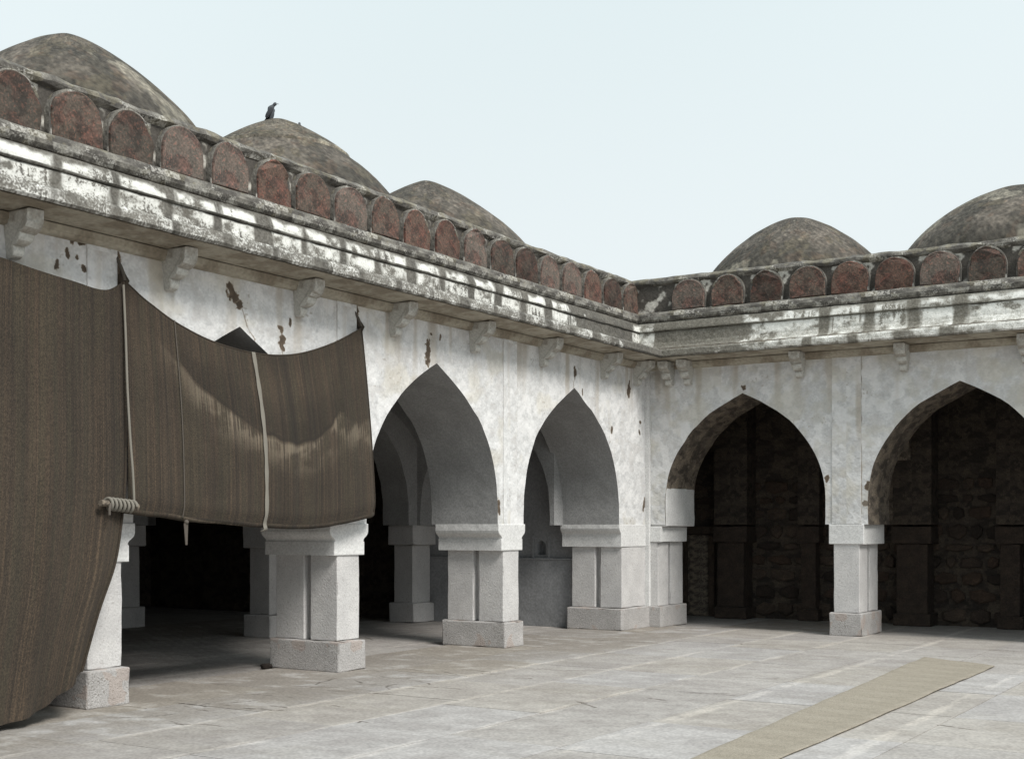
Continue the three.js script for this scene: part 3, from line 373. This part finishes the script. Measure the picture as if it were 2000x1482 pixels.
  mesh('back_wall', plainBox(-11.1, -10.7, -0.02, 4.21, 0.26, 18.2), M.shadedMortar, sideWing);
}
// --- far wing (right in the picture)
const farWing = tag(group('arcade_wing'), 'whitewashed arcade with rough brown arch undersides and a rubble wall behind, no curtains', 'arcade');
facade(FAR, false, farWing, ARCH_FAR, M.far, M.brown);
{
  for (let k = 0; k < FAR.n; k++) { const s = FAR.c0 + FAR.d * k; mesh('wall_strip', plainBox(s - 0.215, s + 0.215, 1.64, 4.08, -0.03, 0.012), M.far, farWing); }
  entablature(FAR, false, farWing, M.eaveFar);
  for (const x of [0.42, 0.74, 2.56, 4.1, 5.75, 7.35, 8.95]) mesh('bracket', brackets[Math.floor(x * 7) % 3], M.bracket, farWing).position.x = x;
  mesh('roof_slab', plainBox(-11.1, 11.2, 4.2, 5.29, -3.5, -0.62), M.lichen, farWing); mesh('roof_slab', plainBox(0.02, 11.2, 4.24, 4.43, -0.62, -0.02), M.brown, farWing);
  for (const [x, z, R, H, k, e, y0] of [[1.72, -2.1, 1.6, 1.38, 0.5, 2.6, 5.35], [5.2, -2.4, 1.88, 1.44, 0.74, 1.95, 5.39], [8.6, -2.4, 1.86, 1.46, 0.7, 1.95, 5.5]]) { const d = mesh('dome', domeGeo(R, H, k, e, x + 40, 0, 1, 0, 0.22), M.dome, farWing); d.position.set(x, y0, z); d.rotation.y = x * 2.1; }
  // rubble back wall
  const bw = mesh('back_wall', plainBox(-8, 11.2, -0.02, 4.21, -3.3, -2.93), M.shadedMortar, farWing), r = rng(13);
  const variants = []; for (let v = 0; v < 8; v++) { const pts = [], n = 6; for (let i = 0; i < n; i++) { const a = (i + 0.5) / n * Math.PI * 2 + (r() - 0.5) * 0.5, c = Math.cos(a), s = Math.sin(a), m = 0.5 / Math.max(Math.abs(c), Math.abs(s)) * (0.86 + 0.14 * r()), q = 0.72 + 0.16 * r(); pts.push(V3(c * m, s * m, -0.3), V3(c * m * 0.98, s * m * 0.98, 0.25 + 0.1 * r()), V3(c * m * q, s * m * q, 0.5 + 0.14 * r())); } const g = new ConvexGeometry(pts), p = g.attributes.position, u = []; for (let i = 0; i < p.count; i++) u.push(p.getX(i) * 0.35 + v, p.getY(i) * 0.25 + v * 0.4); g.setAttribute('uv', new THREE.Float32BufferAttribute(u, 2)); variants.push(g); }
  let y = 0, count = 0; while (y < 2.35) { const h = 0.19 + 0.13 * r(); let x = -0.95; while (x < 6.6 && count < 295) { const w = 0.22 + 0.32 * r(); if (!(x + w > -0.62 && x < -0.16 && y < 1.5)) { const s = mesh('stone', variants[Math.floor(r() * 8)], M.rubble[Math.floor(r() * 4)], bw); s.position.set(x + w / 2, y + h / 2, -2.925); s.scale.set(w - 0.03 - 0.04 * r(), h - 0.025 - 0.04 * r(), 0.06 + 0.04 * r()); s.rotation.z = (r() - 0.5) * 0.2 + (r() < 0.5 ? Math.PI : 0); count++; } x += w; } y += h; }
  // blocked doorway and its frame, responds against the wall
  for (const sx of [-0.66, -0.12]) mesh('door_jamb', at(stone(0.11, 1.46, 0.12, 0.01, 0.005), sx, 0.72, -2.87), M.rubble[0], farWing); mesh('lintel', at(stone(0.68, 0.14, 0.12, 0.01, 0.005), -0.39, 1.53, -2.87), M.rubble[0], farWing); mesh('door_panel', at(stone(0.44, 1.46, 0.04, 0.005, 0.002), -0.39, 0.72, -2.91), M.wood, farWing);
  for (const [x, w, d] of [[0.38, 0.5, 0.4], [1.72, 0.26, 0.2], [3.52, 0.5, 0.4], [5.0, 0.3, 0.24], [6.7, 0.5, 0.4]]) { const p = group('respond', farWing); p.position.set(x, 0, -2.9); mesh('plinth', at(stone(w + 0.1, 0.2, d + 0.06, 0.015, 0.008), 0, 0.09, d / 2), M.rubble[1], p); mesh('shaft', at(stone(w, 1.13, d, 0.012, 0.006), 0, 0.755, d / 2), M.rubble[1], p); mesh('capital', at(stone(w + 0.14, 0.28, d + 0.08, 0.015, 0.008), 0, 1.46, d / 2), M.rubble[1], p); const a = archWall(-w / 2 - 0.06, w / 2 + 0.06, [], ARCH_FAR, 4.2, 0, d); mesh('upper_shaft', mergeGeometries([a.faces, a.sides]), M.shadedMortar, p); }
  mesh('gable_wall', plainBox(10.9, 11.2, -0.02, 4.21, -2.92, -0.03), M.shadedMortar, farWing);
  mesh('west_wall', plainBox(-1.6, -1.2, -0.02, 4.21, -2.92, -0.2), M.shadedMortar, farWing);
  for (const x of [3.25, 6.47]) { const lo = archWall(-2.95, -1.0, [[-2.6, -1.06]], ARCH_FAR, 4.21, x - 0.25, x + 0.25), g = mergeGeometries([lo.faces, lo.sides]); lay(g, true); mesh('cross_arch', g, M.brown, farWing); }
}

// ------------------------------------------------------------------ curtains
const lerpCurve = (pts) => { const c = new THREE.CatmullRomCurve3(pts.map(p => V3(p[2], p[1], p[0]))); return t => c.getPointAt(Math.max(0, Math.min(1, t))); };
{ // long curtain, drawn aside at its foot
  const c = tag(group('curtain'), 'long brown striped curtain falling to the floor over the pier, its lower edge swept aside', 'curtain');
  const T = lerpCurve([[10.66, 3.79, 0.1], [10.88, 3.68, 0.12], [11.25, 3.70, 0.13], [11.57, 3.73, 0.13], [12.14, 3.79, 0.13], [13.2, 3.74, 0.13], [14.1, 3.86, 0.12], [15.8, 3.66, 0.13], [17.4, 3.86, 0.12]]), B = lerpCurve([[11.33, 0.39, 0.38], [11.6, 0.22, 0.42], [11.82, 0.12, 0.45], [12.2, 0.05, 0.47], [13.2, 0.03, 0.46], [14.1, 0.03, 0.44], [15.8, 0.03, 0.45], [17.4, 0.03, 0.42]]), E = lerpCurve([[10.66, 3.79, 0.1], [10.70, 3.09, 0.16], [10.73, 2.41, 0.22], [10.78, 1.95, 0.26], [10.86, 1.59, 0.3], [10.94, 1.28, 0.32], [11.13, 0.89, 0.35], [11.33, 0.39, 0.38]]);
  const S = (u, v) => { const p = T(u).lerp(B(u), v), e = T(0).lerp(B(0), v); p.addScaledVector(E(v).sub(e), (1 - u) ** 4.6); const f = u * 6.9; p.x += 0.025 * v * Math.sin(f * 9 + 1.4 * Math.sin(f * 2.3) - v * 1.2) + 0.018 * v * Math.sin(f * 21 + 2 + v) + 0.02 * (vn(f * 1.6, v * 3 + 4) - 0.5) * Math.min(1, v * 4); return p; };
  mesh('cloth', cloth(S, 200, 60), M.clothA, c);
  const edge = []; for (let i = 0; i <= 24; i++) { const p = S(0.002, i / 24); p.x += 0.008; edge.push(p); } mesh('edge_hem', tube(edge, 0.012, 60, 6), M.clothA, c);
  mesh('cord', tube([[10.70, 3.75, 0.14], [10.72, 3.32, 0.19], [10.75, 2.81, 0.25], [10.77, 2.36, 0.31], [10.77, 2.04, 0.345], [10.77, 1.79, 0.36]].map(p => V3(p[2], p[1], p[0])), 0.0115, 50, 6), M.cord, c);
}
const S2 = (() => { const T = lerpCurve([[10.62, 3.81, 0.07], [10.36, 3.65, 0.09], [10.01, 3.49, 0.11], [9.56, 3.38, 0.12], [9.0, 3.34, 0.12], [8.46, 3.39, 0.11], [7.87, 3.56, 0.09], [7.21, 3.85, 0.07]]), B = lerpCurve([[10.77, 1.74, 0.29], [10.21, 1.69, 0.32], [9.7, 1.65, 0.33], [9.07, 1.62, 0.33], [8.46, 1.60, 0.32], [7.76, 1.66, 0.28], [7.17, 1.74, 0.25]]);
  return (u, v) => { const p = T(u).lerp(B(u), v); const f = u * 3.45; p.x += 0.05 * Math.sin(Math.PI * v) * Math.sin(Math.PI * u) + 0.02 * (vn(f * 1.3 + 9, v * 2.2) - 0.5) + 0.006 * Math.sin(f * 17 + 2 * Math.sin(f * 3)) * (0.4 + v) - 0.03 * sst(0.93, 1, v) - 0.06 * sst(0.965, 1, u); p.z += 0.03 * Math.sin(Math.PI * v) * -u; return p; }; })();
{
  const c = tag(group('curtain'), 'short brown curtain sagging between two piers above a dark opening, pale water stains across it', 'curtain');
  mesh('cloth', cloth(S2, 110, 50), M.clothB, c);
  const hem = []; for (let i = 0; i <= 40; i++) { const p = S2(i / 40, 1); p.x -= 0.028; p.y += 0.012 * vn(i * 0.4, 2); hem.push(p); } mesh('rolled_hem', tube(hem, 0.036, 80, 9), M.clothB, c);
  const topE = []; for (let i = 0; i <= 40; i++) { const p = S2(i / 40, 0.004); topE.push(p); } mesh('top_hem', tube(topE, 0.010, 80, 6), M.clothA, c);
  const onCloth = (u0, u1, out) => { const a = []; for (let i = 0; i <= 20; i++) { const p = S2(u0 + (u1 - u0) * i / 20, i / 20); p.x += out; a.push(p); } return a; };
  { const pts = onCloth(0.462, 0.468, 0.014); pts.push(pts[20].clone().add(V3(0.015, -0.05, 0))); pts.push(pts[20].clone().add(V3(-0.03, -0.07, 0.01))); const cv = new THREE.CatmullRomCurve3(pts); mesh('tape', cloth((u, v) => cv.getPointAt(v).add(V3(0, 0, (0.5 - u) * (0.046 + 0.006 * Math.sin(v * 40)))), 2, 70, 0.007), M.cord, c); }
  for (const [a, b, n] of [[S2(0.0, 0.0), V3(0.0, 4.02, 10.66), 1], [S2(1, 0.0), V3(-0.01, 4.03, 7.33), 1]]) { mesh('tie', tube([a, a.clone().lerp(b, 0.5).add(V3(0.025, -0.02, 0)), b], 0.016, 16, 6), M.dimCord, c); const w = cloth((u, v) => a.clone().lerp(b, 0.75 * v).add(V3(0.012, -0.14 * u * (1 - v), 0.09 * (u - 0.5) * (1 - v))), 6, 6, 0.006); mesh('gathered_corner', w, M.clothA, c); }
  const cc = onCloth(0.17, 0.172, 0.012); mesh('thin_cord', tube(cc, 0.006, 50, 5), M.dimCord, c);
  const k = cc[20]; const t = mesh('tassel', mergeGeometries([new THREE.SphereGeometry(0.022, 10, 8).translate(0, 0, 0), ...[-1, 0, 1, 2].map(i => new THREE.CylinderGeometry(0.006, 0.009, 0.2, 6).rotateX(0.06 * i).translate(0, -0.11, 0.008 * i))]), M.dimCord, c); t.position.set(k.x + 0.05, k.y - 0.045, k.z);
  const side = []; for (let i = 0; i <= 24; i++) { const p = S2(0.998, i / 24); p.x += 0.004; side.push(p); } mesh('edge_hem', tube(side, 0.011, 50, 6), M.clothA, c);
}
{ // batten end wound with cord
  const b = tag(group('wooden_batten'), 'short wooden batten wound with pale cord, sticking out across the long curtain', 'batten'); b.position.set(0.375, 1.785, 10.95); b.rotation.x = -0.08;
  mesh('stick', new THREE.CylinderGeometry(0.028, 0.034, 0.40, 10).rotateX(Math.PI / 2), M.wood, b);
  const h = []; for (let i = 0; i <= 150; i++) { const a = i / 150 * Math.PI * 2 * 6.5, z = -0.16 + 0.29 * i / 150; h.push(V3(Math.cos(a) * 0.045, Math.sin(a) * 0.047, z)); } mesh('cord_coil', tube(h, 0.0145, 220, 6), M.cord, b);
  mesh('cord_end', tube([V3(0.045, 0, 0.13), V3(0.06, -0.05, 0.15), V3(0.06, -0.1, 0.148)], 0.012, 14, 6), M.dimCord, b);
  mesh('peg', new THREE.CylinderGeometry(0.012, 0.012, 0.34, 7).rotateZ(Math.PI / 2).translate(-0.2, 0, -0.12), M.wood, b);
}
// ------------------------------------------------------------------ mat, birds, litter
{ const x0 = 5.05, x1 = 6.0, z0 = 2.6, z1 = 12.2; const S = (u, v) => { const z = z0 + (z1 - z0) * v, x = x0 + 0.55 * v * (1 - u) + (x1 - x0) * u + 0.03 * (fbm(z * 0.9, u > 0.5 ? 3 : 9, 3) - 0.5) + 0.03 * v; return V3(x, 0.007 + 0.005 * vn(x * 3, z * 4) + 0.008 * sst(0.55, 0.9, vn(z * 1.4, u * 1.5 + 2)), z + 0.04 * (vn(u * 4, 2) - 0.5) + 0.65 * u * (1 - v)); };
  const g = cloth((u, v) => S(1 - u, v), 14, 120, 0.009), p = g.attributes.position, uv = g.attributes.uv; for (let i = 0; i < uv.count; i++) uv.setXY(i, p.getX(i), p.getZ(i)); tag(mesh('floor_mat', g, M.mat), 'long narrow greyish straw mat spread flat on the pale courtyard floor', 'mat'); }
function pigeon(pos, turn, pitch, label, scale = 1) {
  const b = tag(group('pigeon'), label, 'bird'); b.position.copy(pos); b.rotation.y = turn; b.scale.setScalar(scale);
  const prof = [[0.001, -0.13], [0.018, -0.12], [0.028, -0.08], [0.045, -0.04], [0.052, 0.0], [0.048, 0.035], [0.034, 0.062], [0.024, 0.08], [0.021, 0.095], [0.024, 0.11], [0.022, 0.124], [0.012, 0.136], [0.001, 0.139]].map(p => V2(p[0], p[1]));
  const g = new THREE.LatheGeometry(prof, 18), p = g.attributes.position; // beak end up, then bent: breast forward, neck upright
  for (let i = 0; i < p.count; i++) { const y = p.getY(i), f = sst(0.02, 0.12, y); p.setXYZ(i, p.getX(i) - pitch * y * (1 - f) - 0.0, y, p.getZ(i) * (0.85 + 0.1 * f)); }
  g.rotateZ(-pitch); g.computeVertexNormals(); const o = mesh('body', g, M.bird, b); o.position.y = 0.125;
  mesh('beak', new THREE.ConeGeometry(0.006, 0.026, 8).rotateZ(-Math.PI / 2 - 0.15), M.birdDark, b).position.set(0.1 * Math.sin(pitch) + 0.03 + 0.02, 0.125 + 0.115 * Math.cos(pitch), 0);
  for (const s of [-1, 1]) { const w = new THREE.SphereGeometry(1, 12, 8); w.scale(0.032, 0.085, 0.012); w.rotateZ(-pitch - 0.1); mesh('wing', w, M.birdDark, b).position.set(-0.012, 0.105, s * 0.043); mesh('leg', new THREE.CylinderGeometry(0.004, 0.004, 0.06, 6), M.birdDark, b).position.set(0.0, 0.045, s * 0.02); }
  const t = new THREE.BoxGeometry(0.05, 0.11, 0.012, 1, 3, 1); t.rotateY(Math.PI / 2); t.rotateZ(-pitch - 0.12); mesh('tail', t, M.birdDark, b).position.set(-0.075 * Math.sin(pitch) - 0.02, 0.035, 0); return b;
}
pigeon(V3(-2.55, 6.93, 5.93), 0.5, 0.5, 'dark pigeon standing upright beside the tip of the dome with the pale crown');
pigeon(V3(-2.36, 6.80, 5.58), 2.5, 0.3, 'small pigeon crouched on the slope of the pale-crowned dome, away from its tip', 0.72);
{ // dry leaves, a rag and stones by the piers
  const lump = (n, x, y, z, r, m, label, cat, seed) => { const g = new THREE.IcosahedronGeometry(1, 3), p = g.attributes.position; for (let i = 0; i < p.count; i++) { const q = V3().fromBufferAttribute(p, i), k = 1 + 0.9 * n3(q.x * 1.6 + seed, q.y * 1.6, q.z * 1.6) + 0.3 * n3(q.x * 5, q.y * 5 + seed, q.z * 5); p.setXYZ(i, q.x * r[0] * k, Math.max(-0.6, q.y) * r[1] * k, q.z * r[2] * k); } const s = mergeVertices(g.deleteAttribute('normal') && g, 1e-4); s.computeVertexNormals(); const o = tag(mesh(n, s, m), label, cat); o.position.set(x, y, z); return o; };
  const rag = std(sized(clothGreyTex, 0.5, 0.5), { color: 0x8a8078, roughness: 1 });
  lump('cloth_bundle', -0.93, 0.018, 7.74, [0.07, 0.034, 0.06], rag, 'small dark crumpled bundle against the plinth under the short curtain', 'bundle', 3);
}
scene.traverse(o => { if (o.isMesh) { o.castShadow = true; o.receiveShadow = true; } });
renderer.render(scene, camera);
